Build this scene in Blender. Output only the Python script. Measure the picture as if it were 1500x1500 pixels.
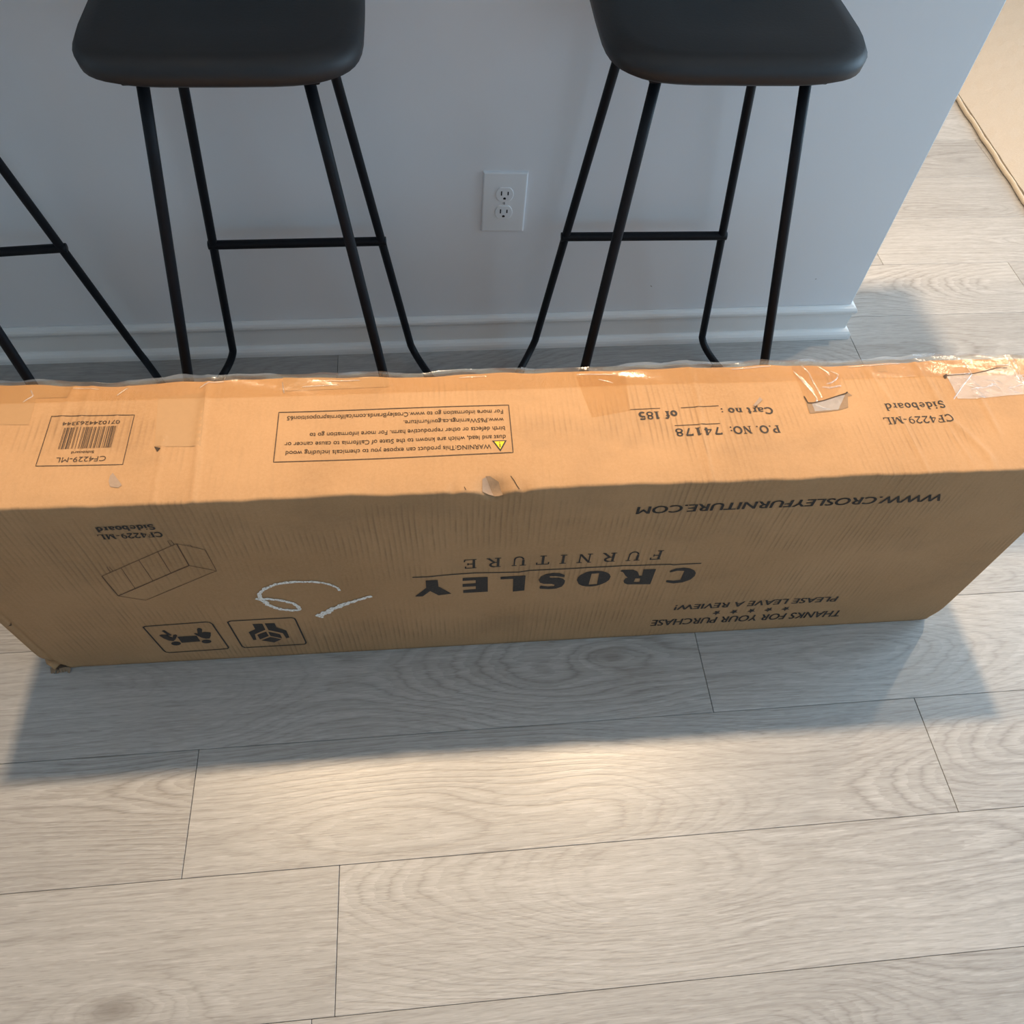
import bpy, bmesh, math, random
import numpy as np
from mathutils import Vector, Matrix
from mathutils.geometry import tessellate_polygon
random.seed(7)
SC = bpy.context.scene
COL = SC.collection
for _o in list(bpy.data.objects):
    bpy.data.objects.remove(_o)

# ------------------------------------------------------------------ camera
CAM_P, CAM_YAW, CAM_ROLL, CAM_F = 0.96999, -0.15202, 0.07695, 1149.61
def cam_rot(p, yw, r):
    cp, sp = math.cos(p), math.sin(p)
    M = Matrix(((1, 0, 0), (0, sp, -cp), (0, cp, sp)))
    return Matrix.Rotation(yw, 3, 'Z') @ M @ Matrix.Rotation(r, 3, 'Z')
cd = bpy.data.cameras.new('camera')
cam = bpy.data.objects.new('camera', cd)
COL.objects.link(cam)
cam.matrix_world = Matrix.Translation((-0.9690, -1.3541, 1.2923)) @ cam_rot(CAM_P, CAM_YAW, CAM_ROLL).to_4x4()
cd.sensor_width = 36.0
cd.lens = CAM_F / 1500.0 * 36.0
cd.clip_start = 0.02
SC.camera = cam

# ------------------------------------------------------------------ colour management, world, lights
SC.view_settings.view_transform = 'Standard'
SC.view_settings.look = 'None'
SC.view_settings.gamma = 1.0
SC.view_settings.use_curve_mapping = False
SC.view_settings.exposure = 0.0
SC.cycles.use_denoising = True

w = bpy.data.worlds.new('world')
SC.world = w
w.use_nodes = True
w.node_tree.nodes['Background'].inputs[0].default_value = (0.55, 0.72, 1.0, 1)
w.node_tree.nodes['Background'].inputs[1].default_value = 0.5

def area(name, loc, rot, size, energy, color, shape='RECTANGLE', size_y=None, spread=180):
    L = bpy.data.lights.new(name, 'AREA')
    L.shape = shape; L.size = size
    if size_y: L.size_y = size_y
    L.energy = energy; L.color = color; L.spread = math.radians(spread)
    o = bpy.data.objects.new(name, L); COL.objects.link(o)
    o.location = loc; o.rotation_euler = rot
    return o
WARM = (1.0, 0.755, 0.50)
SKY = (0.50, 0.76, 1.0)
CEIL = 2.60
CANS = [(-1.53, 0.124, 27.5), (-0.28, 0.124, 37.5), (1.6, 0.9, 20.0)]
for (x, y, e) in CANS:
    area('downlight', (x, y, CEIL - 0.012), (0, 0, 0), 0.12, e, WARM, 'DISK', spread=130)
# daylight through the three windows (lamps stand in the openings)
area('daylight_right', (3.10, 0.4, 1.25), (0, math.radians(90), 0), 1.9, 74, SKY, size_y=1.4)
area('daylight_right', (3.10, -1.4, 1.25), (0, math.radians(90), 0), 1.9, 36, SKY, size_y=1.4)
area('daylight_left', (-3.90, -0.4, 1.30), (0, math.radians(-90), 0), 1.4, 4, SKY, size_y=0.8)
area('daylight_back', (0.6, -3.80, 1.45), (math.radians(90), 0, 0), 1.6, 9.5, SKY, size_y=1.3)

WALLC = (0.825, 0.845, 0.875)
WOOD_A = (0.36, 0.338, 0.318); WOOD_B = (0.475, 0.455, 0.435); WOOD_D = (0.165, 0.145, 0.125); WOOD_P = (0.70, 0.685, 0.665)
# ------------------------------------------------------------------ material helpers
class NT:
    def __init__(s, name):
        s.m = bpy.data.materials.new(name); s.m.use_nodes = True
        s.t = s.m.node_tree; s.b = s.t.nodes['Principled BSDF']; s.out = s.t.nodes['Material Output']
    def n(s, typ, **kw):
        nd = s.t.nodes.new(typ)
        ins = kw.pop('ins', {})
        for k, v in kw.items(): setattr(nd, k, v)
        for k, v in ins.items():
            if hasattr(v, 'is_output'): s.t.links.new(v, nd.inputs[k])
            else: nd.inputs[k].default_value = v
        return nd
    def link(s, a, b): s.t.links.new(a, b)
    def math(s, op, a, b=None, c=None, clamp=False):
        nd = s.t.nodes.new('ShaderNodeMath'); nd.operation = op; nd.use_clamp = clamp
        for i, v in enumerate((a, b, c)):
            if v is None: continue
            if hasattr(v, 'is_output'): s.t.links.new(v, nd.inputs[i])
            else: nd.inputs[i].default_value = v
        return nd.outputs[0]
    def mix(s, f, a, b, blend='MIX'):
        nd = s.t.nodes.new('ShaderNodeMix'); nd.data_type = 'RGBA'; nd.blend_type = blend
        for k, v in ((0, f), (6, a), (7, b)):
            if hasattr(v, 'is_output'): s.t.links.new(v, nd.inputs[k])
            else: nd.inputs[k].default_value = v if k == 0 else (*v, 1)
        return nd.outputs[2]
    def noise(s, vec, scale, detail=3, rough=0.55):
        return s.n('ShaderNodeTexNoise', ins={'Vector': vec, 'Scale': scale, 'Detail': detail, 'Roughness': rough}).outputs['Fac']
    def scaled(s, vec, sx, sy, sz):
        return s.n('ShaderNodeVectorMath', operation='MULTIPLY', ins={0: vec, 1: (sx, sy, sz)}).outputs[0]
    def ramp(s, f, a, b):
        nd = s.t.nodes.new('ShaderNodeMapRange'); nd.clamp = True
        s.t.links.new(f, nd.inputs[0]); nd.inputs[1].default_value = a; nd.inputs[2].default_value = b
        return nd.outputs[0]
    def bump(s, h, strength, dist):
        nd = s.n('ShaderNodeBump', ins={'Height': h, 'Strength': strength, 'Distance': dist})
        s.t.links.new(nd.outputs[0], s.b.inputs['Normal']); return nd
    def set(s, **kw):
        for k, v in kw.items():
            k = k.replace('_', ' ')
            if hasattr(v, 'is_output'): s.t.links.new(v, s.b.inputs[k])
            else: s.b.inputs[k].default_value = (*v, 1) if isinstance(v, tuple) and len(v) == 3 else v
        return s

def plain(name, col, rough=0.5, metal=0.0, var=0.0, scale=40, bump=0.0):
    t = NT(name); co = t.n('ShaderNodeTexCoord').outputs['Object']
    nz = t.noise(co, scale, 4)
    c2 = tuple(min(1, c * (1 + var)) for c in col); c1 = tuple(c * (1 - var) for c in col)
    t.set(Base_Color=t.mix(nz, c1, c2), Roughness=rough, Metallic=metal)
    if bump: t.bump(nz, 0.4, bump)
    return t.m

# wide-plank oak laminate: stretched, warped growth-ring lines, fibres, knots, per-plank tone
def wood():
    t = NT('oak_laminate')
    co = t.n('ShaderNodeTexCoord').outputs['Object']
    rnd = t.n('ShaderNodeObjectInfo').outputs['Random']
    sh = t.n('ShaderNodeCombineXYZ', ins={0: t.math('MULTIPLY', rnd, 37.0), 1: t.math('MULTIPLY', rnd, 91.0), 2: t.math('MULTIPLY', rnd, 13.0)}).outputs[0]
    p = t.n('ShaderNodeVectorMath', operation='ADD', ins={0: co, 1: sh}).outputs[0]
    sx = t.n('ShaderNodeSeparateXYZ', ins={0: p})
    y = sx.outputs[1]
    y0 = t.math('SUBTRACT', t.n('ShaderNodeSeparateXYZ', ins={0: co}).outputs[1], t.math('MULTIPLY_ADD', t.math('FRACT', t.math('MULTIPLY', rnd, 17.3)), 0.13, -0.065))
    hx = t.n('ShaderNodeTexNoise', noise_dimensions='1D', ins={'W': t.math('MULTIPLY', sx.outputs[0], 0.62), 'Scale': 1.0, 'Detail': 2.0, 'Roughness': 0.4}).outputs['Fac']
    hx = t.math('MULTIPLY_ADD', t.ramp(hx, 0.28, 0.72), 0.15, 0.004)
    wrp = t.noise(t.scaled(p, 1.7, 11, 1), 1.0, 2, 0.45)
    y0 = t.math('ADD', y0, t.math('MULTIPLY_ADD', wrp, 0.07, -0.035))
    med = t.noise(t.scaled(p, 9, 80, 1), 1.0, 3, 0.6)
    # knots
    vor = t.n('ShaderNodeTexVoronoi', ins={'Vector': t.scaled(p, 1.5, 4.2, 1), 'Scale': 1.0, 'Randomness': 1.0})
    kd = vor.outputs['Distance']
    ksel = t.math('GREATER_THAN', t.n('ShaderNodeSeparateColor', ins={0: vor.outputs['Color']}).outputs[0], 0.50)
    kb = t.math('MULTIPLY', t.ramp(kd, 0.30, 0.0), ksel)
    kb2 = t.math('MULTIPLY', kb, kb)
    F = t.math('MULTIPLY', t.math('SQRT', t.math('ADD', t.math('MULTIPLY', y0, y0), t.math('MULTIPLY', hx, hx))), 130.0)
    F = t.math('ADD', F, t.math('MULTIPLY', med, 0.8))
    F = t.math('ADD', F, t.math('MULTIPLY', kb2, 5.0))
    fib = t.noise(t.scaled(p, 16, 620, 1), 1.0, 3, 0.6)
    F = t.math('ADD', F, t.math('MULTIPLY', fib, 0.35))
    fr = t.math('FRACT', F)
    tri_ = t.math('SUBTRACT', 1.0, t.math('ABSOLUTE', t.math('MULTIPLY_ADD', fr, 2.0, -1.0)))
    ring = t.math('MAXIMUM', t.math('POWER', tri_, 4.0), t.math('MULTIPLY', t.math('POWER', fr, 2.0), 0.35))   # late-wood line with a soft lead-in
    lmask = t.ramp(t.noise(t.scaled(p, 2.2, 5, 1), 1.0, 2), 0.35, 0.65)
    ring = t.math('MULTIPLY', ring, t.math('MULTIPLY_ADD', lmask, 0.8, 0.2))
    dash = t.ramp(t.noise(t.scaled(p, 26, 300, 1), 1.0, 2, 0.6), 0.52, 0.68)
    pale = t.ramp(t.noise(t.scaled(p, 20, 240, 1.7), 1.3, 2, 0.6), 0.55, 0.70)
    fib2 = t.noise(t.scaled(p, 4, 95, 1), 1.0, 3, 0.55)
    pore = t.ramp(t.noise(t.scaled(p, 45, 900, 1), 1.0, 1), 0.60, 0.74)
    blot = t.noise(t.scaled(p, 1.6, 5, 1), 1.3, 2)
    base = t.mix(blot, WOOD_A, WOOD_B)
    base = t.mix(t.ramp(fib2, 0.3, 0.7), t.mix(0.16, base, WOOD_D), t.mix(0.12, base, WOOD_P))
    base = t.mix(t.math('MULTIPLY', ring, 0.58), base, WOOD_D)
    base = t.mix(t.math('MULTIPLY', t.ramp(fr, 0.30, 0.0), t.math('MULTIPLY', lmask, 0.12)), base, WOOD_P)
    base = t.mix(t.math('MULTIPLY', t.ramp(fib, 0.35, 0.7), 0.16), base, WOOD_D)
    base = t.mix(t.math('MULTIPLY', dash, 0.28), base, WOOD_D)
    base = t.mix(t.math('MULTIPLY', pale, 0.20), base, WOOD_P)
    base = t.mix(t.math('MULTIPLY', pore, 0.22), base, (0.10, 0.085, 0.07))
    knot = t.math('MULTIPLY', t.ramp(kd, 0.085, 0.02), ksel)
    base = t.mix(t.math('MULTIPLY', knot, 0.55), base, (0.11, 0.085, 0.065))
    tone = t.math('MULTIPLY_ADD', rnd, 0.18, 0.90)
    tc = t.n('ShaderNodeCombineXYZ', ins={0: tone, 1: tone, 2: tone}).outputs[0]
    base = t.mix(1.0, base, (1, 1, 1), 'MULTIPLY') if False else t.n('ShaderNodeVectorMath', operation='MULTIPLY', ins={0: base, 1: tc}).outputs[0]
    t.set(Base_Color=base, Roughness=t.math('MULTIPLY_ADD', fib, 0.12, 0.30))
    t.b.inputs['Specular IOR Level'].default_value = 0.75
    h = t.math('ADD', t.math('MULTIPLY', ring, -0.5), t.math('MULTIPLY', fib, 0.6))
    t.bump(h, 0.35, 0.0006)
    return t.m

def cardboard():
    t = NT('kraft_cardboard')
    co = t.n('ShaderNodeTexCoord').outputs['Object']
    s = t.n('ShaderNodeSeparateXYZ', ins={0: co})
    u = s.outputs[0]
    blot = t.noise(co, 5.0, 3); fine = t.noise(co, 260, 3, 0.7); spk = t.noise(co, 900, 2)
    fibr = t.noise(t.scaled(co, 160, 25, 25), 1.0, 3)
    base = t.mix(t.ramp(blot, 0.3, 0.7), (0.385, 0.217, 0.102), (0.465, 0.270, 0.134))
    base = t.mix(t.math('MULTIPLY', t.ramp(fine, 0.35, 0.7), 0.30), base, (0.535, 0.33, 0.178))
    base = t.mix(t.math('MULTIPLY', t.ramp(spk, 0.62, 0.75), 0.25), base, (0.20, 0.12, 0.062))
    base = t.mix(t.math('MULTIPLY', t.ramp(fibr, 0.5, 0.8), 0.18), base, (0.30, 0.185, 0.098))
    # flutes: fine parallel lines across the length, rubbed dark in patches
    wob = t.math('MULTIPLY', t.noise(co, 9.0, 1), 0.004)
    ph = t.math('MULTIPLY', t.math('ADD', u, wob), 2 * math.pi / 0.0078)
    sn = t.math('MULTIPLY_ADD', t.math('SINE', ph), 0.5, 0.5)
    line = t.math('POWER', sn, 3.0)
    front_ = t.math('LESS_THAN', s.outputs[1], 0.004)      # the front panel is the more rubbed one
    patch = t.ramp(t.math('MULTIPLY_ADD', front_, 0.07, t.noise(t.scaled(co, 3.6, 7.0, 7.0), 1.0, 4, 0.6)), 0.51, 0.68)
    brk = t.ramp(t.noise(t.scaled(co, 120, 14, 14), 1.0, 2), 0.35, 0.6)
    lm = t.math('MULTIPLY', t.math('MULTIPLY', line, patch), brk)
    base = t.mix(t.math('MULTIPLY', lm, 0.46), base, (0.17, 0.10, 0.052))
    # soft grime from handling
    gr = t.ramp(t.noise(t.scaled(co, 3, 4.5, 4.5), 1.4, 4, 0.65), 0.54, 0.78)
    base = t.mix(t.math('MULTIPLY', gr, 0.30), base, (0.18, 0.118, 0.072))
    t.set(Base_Color=base, Roughness=0.78)
    t.b.inputs['Specular IOR Level'].default_value = 0.25
    h = t.math('ADD', t.math('MULTIPLY', sn, t.math('MULTIPLY_ADD', patch, 0.7, 0.06)), t.math('MULTIPLY', fine, 0.5))
    t.bump(h, 0.35, 0.0007)
    return t.m

def ink_mat(name, col, fade=0.12):
    t = NT(name); co = t.n('ShaderNodeTexCoord').outputs['Object']
    nz = t.noise(co, 420, 3, 0.7)
    t.set(Base_Color=t.mix(t.math('MULTIPLY', t.ramp(nz, 0.5, 0.75), fade), col, (0.42, 0.28, 0.16)), Roughness=0.75)
    t.b.inputs['Specular IOR Level'].default_value = 0.2
    return t.m

def tape_mat(name, haze, gloss, tint=(1, 1, 1), bump=1.0, rough=0.18, bscale=60):
    t = NT(name)
    co = t.n('ShaderNodeTexCoord').outputs['Object']
    tr = t.n('ShaderNodeBsdfTransparent', ins={0: (*tint, 1)})
    df = t.n('ShaderNodeBsdfDiffuse', ins={0: (0.75, 0.76, 0.78, 1)})
    nz = t.noise(t.scaled(co, bscale, bscale * 0.5, bscale * 0.5), 1.0, 4, 0.65)
    bp = t.n('ShaderNodeBump', ins={'Height': nz, 'Strength': 0.9, 'Distance': 0.0012 * bump})
    gl = t.n('ShaderNodeBsdfGlossy', ins={'Color': (1, 1, 1, 1), 'Roughness': rough, 'Normal': bp.outputs[0]})
    m1 = t.n('ShaderNodeMixShader', ins={0: haze, 1: tr.outputs[0], 2: df.outputs[0]})
    fr = t.n('ShaderNodeLayerWeight', ins={'Blend': 0.5, 'Normal': bp.outputs[0]})
    f = t.math('MULTIPLY_ADD', t.math('POWER', fr.outputs['Facing'], 4.0), 0.7, gloss + 0.03, clamp=True)
    m2 = t.n('ShaderNodeMixShader', ins={0: f, 1: m1.outputs[0], 2: gl.outputs[0]})
    t.link(m2.outputs[0], t.out.inputs['Surface'])
    return t.m

def chalk_mat():
    t = NT('white_chalk'); co = t.n('ShaderNodeTexCoord').outputs['Object']
    nz = t.noise(co, 330, 3, 0.7)
    t.set(Base_Color=t.mix(t.ramp(nz, 0.36, 0.5), (0.45, 0.36, 0.27), (0.93, 0.89, 0.83)), Roughness=0.9)
    return t.m

M = {}
M['wood'] = wood()
M['gap'] = plain('dark_plank_joint_gap', (0.05, 0.042, 0.036), 0.9)  # dark brown-grey slab colour that shows between the planks
M['wall'] = plain('satin_wall_paint', WALLC, 0.55, var=0.015, scale=6)
M['room'] = plain('flat_white_paint', (0.72, 0.71, 0.69), 0.8, var=0.02)
M['ceil'] = plain('bright_ceiling_paint', (0.88, 0.88, 0.87), 0.9, var=0.01)
M['trim'] = plain('white_trim_enamel', (0.85, 0.85, 0.84), 0.35, var=0.02, scale=12)
M['plate'] = plain('white_outlet_plastic', (0.86, 0.88, 0.90), 0.35, var=0.01)
M['slot'] = plain('dark_outlet_slot', (0.012, 0.012, 0.014), 0.6)
M['screw'] = plain('painted_screw', (0.60, 0.61, 0.62), 0.3, 0.3)
M['black'] = plain('black_powder_coated_steel', (0.007, 0.008, 0.011), 0.50, 0.0, var=0.15, scale=300, bump=0.0003)
M['black'].node_tree.nodes['Principled BSDF'].inputs['Specular IOR Level'].default_value = 0.2
M['rubber'] = plain('black_rubber', (0.012, 0.012, 0.012), 0.7)
M['seat'] = plain('black_vinyl', (0.016, 0.016, 0.018), 0.55, var=0.1, scale=200, bump=0.0004)
M['stone'] = plain('pale_quartz', (0.74, 0.73, 0.71), 0.25, var=0.05, scale=30)
M['lens'] = None
M['card'] = cardboard()
M['ink'] = ink_mat('black_print', (0.050, 0.042, 0.038))
M['inkfine'] = ink_mat('brown_black_print', (0.085, 0.055, 0.038), 0.2)
M['inkline'] = ink_mat('dark_brown_print', (0.130, 0.072, 0.045), 0.2)
M['yellow'] = ink_mat('yellow_print', (0.80, 0.56, 0.04), 0.05)
M['chalk'] = chalk_mat()
M['tape'] = tape_mat('clear_tape', 0.02, 0.01, tint=(0.97, 0.92, 0.82))
M['film'] = tape_mat('crinkled_clear_tape', 0.17, 0.10, bump=2.0, rough=0.12, bscale=110)
M['haze'] = tape_mat('cloudy_torn_tape', 0.22, 0.04, tint=(0.90, 0.90, 0.93), bump=1.6, bscale=130)
M['tear'] = plain('torn_inner_ply', (0.27, 0.175, 0.105), 0.9, var=0.15, scale=180, bump=0.0008)
M['pale'] = plain('pale_torn_ply', (0.33, 0.235, 0.17), 0.9, var=0.12, scale=200, bump=0.0006)
M['hole'] = plain('dark_tear_gap', (0.060, 0.038, 0.024), 0.95)
M['stain'] = plain('brown_tape_residue', (0.385, 0.220, 0.100), 0.55, var=0.06, scale=120)
M['scuff'] = plain('grey_scuff', (0.30, 0.28, 0.26), 0.8)
M['rug'] = plain('cream_rug_pile', (0.45, 0.365, 0.28), 0.95, var=0.10, scale=260, bump=0.003)
M['bind'] = plain('cream_rug_binding', (0.52, 0.43, 0.32), 0.9, var=0.12, scale=420, bump=0.003)
def lens():
    t = NT('lamp_lens'); t.set(Emission_Color=WARM, Emission_Strength=6.0, Base_Color=(0.9, 0.9, 0.85)); return t.m
M['lens'] = lens()
def pane():
    t = NT('window_glass'); t.set(Base_Color=(0.85, 0.92, 1.0), Roughness=0.05, Emission_Color=SKY, Emission_Strength=0.15); return t.m
M['pane'] = pane()

# ------------------------------------------------------------------ object helpers
def link_mesh(name, me, mat, parent=None, loc=None):
    o = bpy.data.objects.new(name, me)
    if mat and not me.materials: me.materials.append(mat)
    COL.objects.link(o)
    if parent: o.parent = parent
    if loc: o.location = loc
    return o
def obj(name, verts, faces, mat, parent=None, loc=None, smooth=False):
    me = bpy.data.meshes.new(name)
    me.from_pydata([tuple(v) for v in verts], [], faces); me.update()
    if smooth: me.polygons.foreach_set('use_smooth', [True] * len(me.polygons))
    return link_mesh(name, me, mat, parent, loc)
def bmo(name, bm, mat, parent=None, loc=None, smooth=False):
    me = bpy.data.meshes.new(name); bm.to_mesh(me); bm.free()
    if smooth: me.polygons.foreach_set('use_smooth', [True] * len(me.polygons))
    return link_mesh(name, me, mat, parent, loc)
def empty(name, loc, rz=0.0):
    o = bpy.data.objects.new(name, None); COL.objects.link(o)
    o.empty_display_size = 0.1; o.location = loc; o.rotation_euler = (0, 0, rz); return o
def tag(o, label, cat, group=None):
    o['label'] = label; o['category'] = cat
    if group: o['group'] = group
    return o
def struct(o): o['kind'] = 'structure'; return o
def box_bm(x0, x1, y0, y1, z0, z1, bev=0.0, seg=2):
    bm = bmesh.new(); bmesh.ops.create_cube(bm, size=1)
    for v in bm.verts:
        v.co = Vector(((x0 + x1) / 2 + v.co.x * (x1 - x0), (y0 + y1) / 2 + v.co.y * (y1 - y0), (z0 + z1) / 2 + v.co.z * (z1 - z0)))
    if bev: bmesh.ops.bevel(bm, geom=list(bm.edges), offset=bev, segments=seg, affect='EDGES', profile=0.5)
    return bm
def tube(path, r, n=14, cap=True, verts=None, faces=None):
    V = [] if verts is None else verts; Fc = [] if faces is None else faces
    P = [Vector(p) for p in path]; b0 = len(V)
    T = [(P[min(i + 1, len(P) - 1)] - P[max(i - 1, 0)]).normalized() for i in range(len(P))]
    nrm = T[0].orthogonal().normalized()
    for i, p in enumerate(P):
        nrm = (nrm - T[i] * nrm.dot(T[i])).normalized(); bn = T[i].cross(nrm)
        for k in range(n):
            a = 2 * math.pi * k / n
            V.append(p + (nrm * math.cos(a) + bn * math.sin(a)) * r)
    for i in range(len(P) - 1):
        for k in range(n):
            a = b0 + i * n + k; b = b0 + i * n + (k + 1) % n
            Fc.append((a, b, b + n, a + n))
    if cap:
        Fc.append(tuple(b0 + k for k in reversed(range(n)))); e = b0 + (len(P) - 1) * n
        Fc.append(tuple(e + k for k in range(n)))
    return V, Fc

# ------------------------------------------------------------------ floor: slab and single planks
RX0, RX1, RY0, RY1 = -4.0, 3.2, -3.9, 3.4
floor = struct(bmo('floor', box_bm(RX0, RX1, RY0, RY1, -0.06, -0.0085), M['gap']))
PW, PY0, PL, GAP = 0.193656, 0.828246, 1.222, 0.0009
SEAM = {2: 0.210, 3: 0.557, 4: 0.029, 8: -0.525, 9: -0.163, 10: -1.153, 1: -0.42, 0: 0.72, 5: -0.70, 6: 0.34, 7: -0.95}
plank_mesh = {}
rg = random.Random(3)
for k in range(-14, 25):
    yb = PY0 - (k + 1) * PW; yt = yb + PW
    if yt < RY0 + 0.02 or yb > RY1 - 0.02: continue
    ya, yc = max(yb, RY0), min(yt, RY1)
    s0 = SEAM.get(k, rg.uniform(0, PL))
    s0 -= math.ceil((s0 - RX0) / PL) * PL
    x = s0
    while x < RX1:
        a, b = max(x, RX0), min(x + PL, RX1); x += PL
        if b - a < 0.03: continue
        key = (round(b - a, 3), round(yc - ya, 3))
        if key not in plank_mesh:
            bm = box_bm(-key[0] / 2 + GAP / 2, key[0] / 2 - GAP / 2, -key[1] / 2 + GAP / 2, key[1] / 2 - GAP / 2, -0.008, 0.0, 0.0006, 1)
            me = bpy.data.meshes.new('plank'); bm.to_mesh(me); bm.free(); me.materials.append(M['wood']); plank_mesh[key] = me
        o = link_mesh('plank', plank_mesh[key], None, floor, ((a + b) / 2, (ya + yc) / 2, 0))

# ------------------------------------------------------------------ room shell
struct(bmo('ceiling', box_bm(RX0, RX1, RY0, RY1, CEIL, CEIL + 0.08), M['ceil']))
struct(bmo('wall_far', box_bm(RX0, RX1, RY1, RY1 + 0.1, -0.06, CEIL), M['room']))
struct(bmo('wall_back', box_bm(RX0, RX1, RY0 - 0.1, RY0, -0.06, CEIL), M['room']))
struct(bmo('wall_left', box_bm(RX0 - 0.1, RX0, RY0, RY1, -0.06, CEIL), M['room']))
struct(bmo('wall_right', box_bm(RX1, RX1 + 0.1, RY0, RY1, -0.06, CEIL), M['room']))
# kitchen peninsula: painted knee wall the stools stand against
struct(bmo('wall_front', box_bm(RX0, 0.0, 0.0, 0.12, 0.0, 1.029, 0.002, 2), M['wall']))

for (x, z, l_, a) in ((-0.1988, 0.1568, 0.010, -0.5), (-0.1150, 0.1647, 0.004, 0.3), (-0.4900, 0.1560, 0.006, -0.7)):
    V = []
    for i in range(7):
        t = i / 6 - 0.5; q = 0.0009 * (1 - abs(2 * t)) + 0.0002
        for k in (-1, 1): V.append((x + l_ * t * math.cos(a) - k * q * math.sin(a), -0.0003, z + l_ * t * math.sin(a) + k * q * math.cos(a) + 0.0008 * math.sin(i * 2.2)))
    obj('scuff_mark', V, [(2 * i, 2 * i + 2, 2 * i + 3, 2 * i + 1) for i in range(6)], M['scuff'], bpy.data.objects['wall_front'])

# moulded baseboard wrapping the end corner, with a shoe moulding
def moulding(name, prof, parent=None):
    path = [(RX0, 0.0, 0, -1), (0.0, 0.0, 1, -1), (0.0, 0.12, 1, 0)]
    V = []; Fc = []; n = len(prof)
    for (x, y, ox, oy) in path:
        for (d_, z) in prof: V.append((x + ox * d_, y + oy * d_, z))
    for i in range(2):
        for j in range(n - 1):
            a = i * n + j; Fc.append((a, a + n, a + n + 1, a + 1))
    Fc.append(tuple(range(n))); Fc.append(tuple(2 * n + j for j in reversed(range(n))))
    return obj(name, V, Fc, M['trim'], parent)
bb = struct(moulding('baseboard_front', [(0.0005, 0), (0.0085, 0), (0.0085, 0.058), (0.0095, 0.066), (0.0125, 0.0705), (0.0145, 0.0755), (0.0140, 0.0805), (0.0110, 0.0850), (0.0060, 0.0872), (0.0045, 0.0885), (0.0005, 0.0885)]))
moulding('shoe_moulding', [(0.0085, 0), (0.0225, 0), (0.0225, 0.008), (0.0212, 0.014), (0.0175, 0.0195), (0.0125, 0.0225), (0.0085, 0.023)], bb)

# windows the daylight comes through (behind and beside the camera)
def window(n, loc, rz, wd, ht):
    e = struct(empty('window_%d' % n, loc, rz))
    V = []; Fc = []
    bm = bmesh.new()
    for (x0, x1, z0, z1) in ((-wd / 2 - .07, wd / 2 + .07, -ht / 2 - .07, -ht / 2), (-wd / 2 - .07, wd / 2 + .07, ht / 2, ht / 2 + .07), (-wd / 2 - .07, -wd / 2, -ht / 2, ht / 2), (wd / 2, wd / 2 + .07, -ht / 2, ht / 2), (-.02, .02, -ht / 2, ht / 2)):
        b2 = box_bm(x0, x1, 0.0, 0.03, z0, z1); tmp = bpy.data.meshes.new('t'); b2.to_mesh(tmp); b2.free(); bm.from_mesh(tmp); bpy.data.meshes.remove(tmp)
    bmo('frame', bm, M['trim'], e)
    bmo('pane', box_bm(-wd / 2, wd / 2, 0.004, 0.010, -ht / 2, ht / 2), M['pane'], e)
window(1, (RX1, 0.4, 1.25), math.radians(90), 1.4, 1.9)
window(2, (RX1, -1.4, 1.25), math.radians(90), 1.4, 1.9)
window(3, (RX0, -0.4, 1.30), math.radians(-90), 0.8, 1.4)
window(4, (0.6, RY0, 1.45), 0.0, 1.6, 1.3)

# recessed ceiling lights
PLC = ['left part of the counter', 'right end of the counter', 'open floor beside the rug']
for i, (x, y, e_) in enumerate(CANS):
    r = tag(empty('recessed_light', (x, y, CEIL)), 'round white recessed ceiling light above the ' + PLC[i], 'ceiling light', 'recessed ceiling lights')
    ring = [(math.cos(a), math.sin(a)) for a in np.linspace(0, 2 * math.pi, 33)[:-1]]
    V = []; Fc = []
    for (rad, z) in ((0.070, -0.001), (0.095, -0.001), (0.095, -0.006), (0.072, -0.010)):
        V += [(rad * c, rad * s, z) for c, s in ring]
    for j in range(3):
        for k in range(32): Fc.append((j * 32 + k, j * 32 + (k + 1) % 32, (j + 1) * 32 + (k + 1) % 32, (j + 1) * 32 + k))
    for k in range(32): Fc.append((96 + k, 96 + (k + 1) % 32, (k + 1) % 32, k))
    obj('trim_ring', V, Fc, M['room'], r)
    V = [(0.070 * c, 0.070 * s, -0.003) for c, s in ring] + [(0.070 * c, 0.070 * s, -0.001) for c, s in ring]
    Fc = [tuple(range(32))[::-1], tuple(range(32, 64))] + [(k, (k + 1) % 32, 32 + (k + 1) % 32, 32 + k) for k in range(32)]
    obj('lens', V, Fc, M['lens'], r)

# countertop that overhangs the stools
tag(bmo('countertop', box_bm(RX0 + 0.002, 0.035, -0.32, 0.15, 1.03, 1.065, 0.004, 2), M['stone']), 'pale stone bar countertop overhanging the grey wall above the stools', 'countertop')

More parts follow.
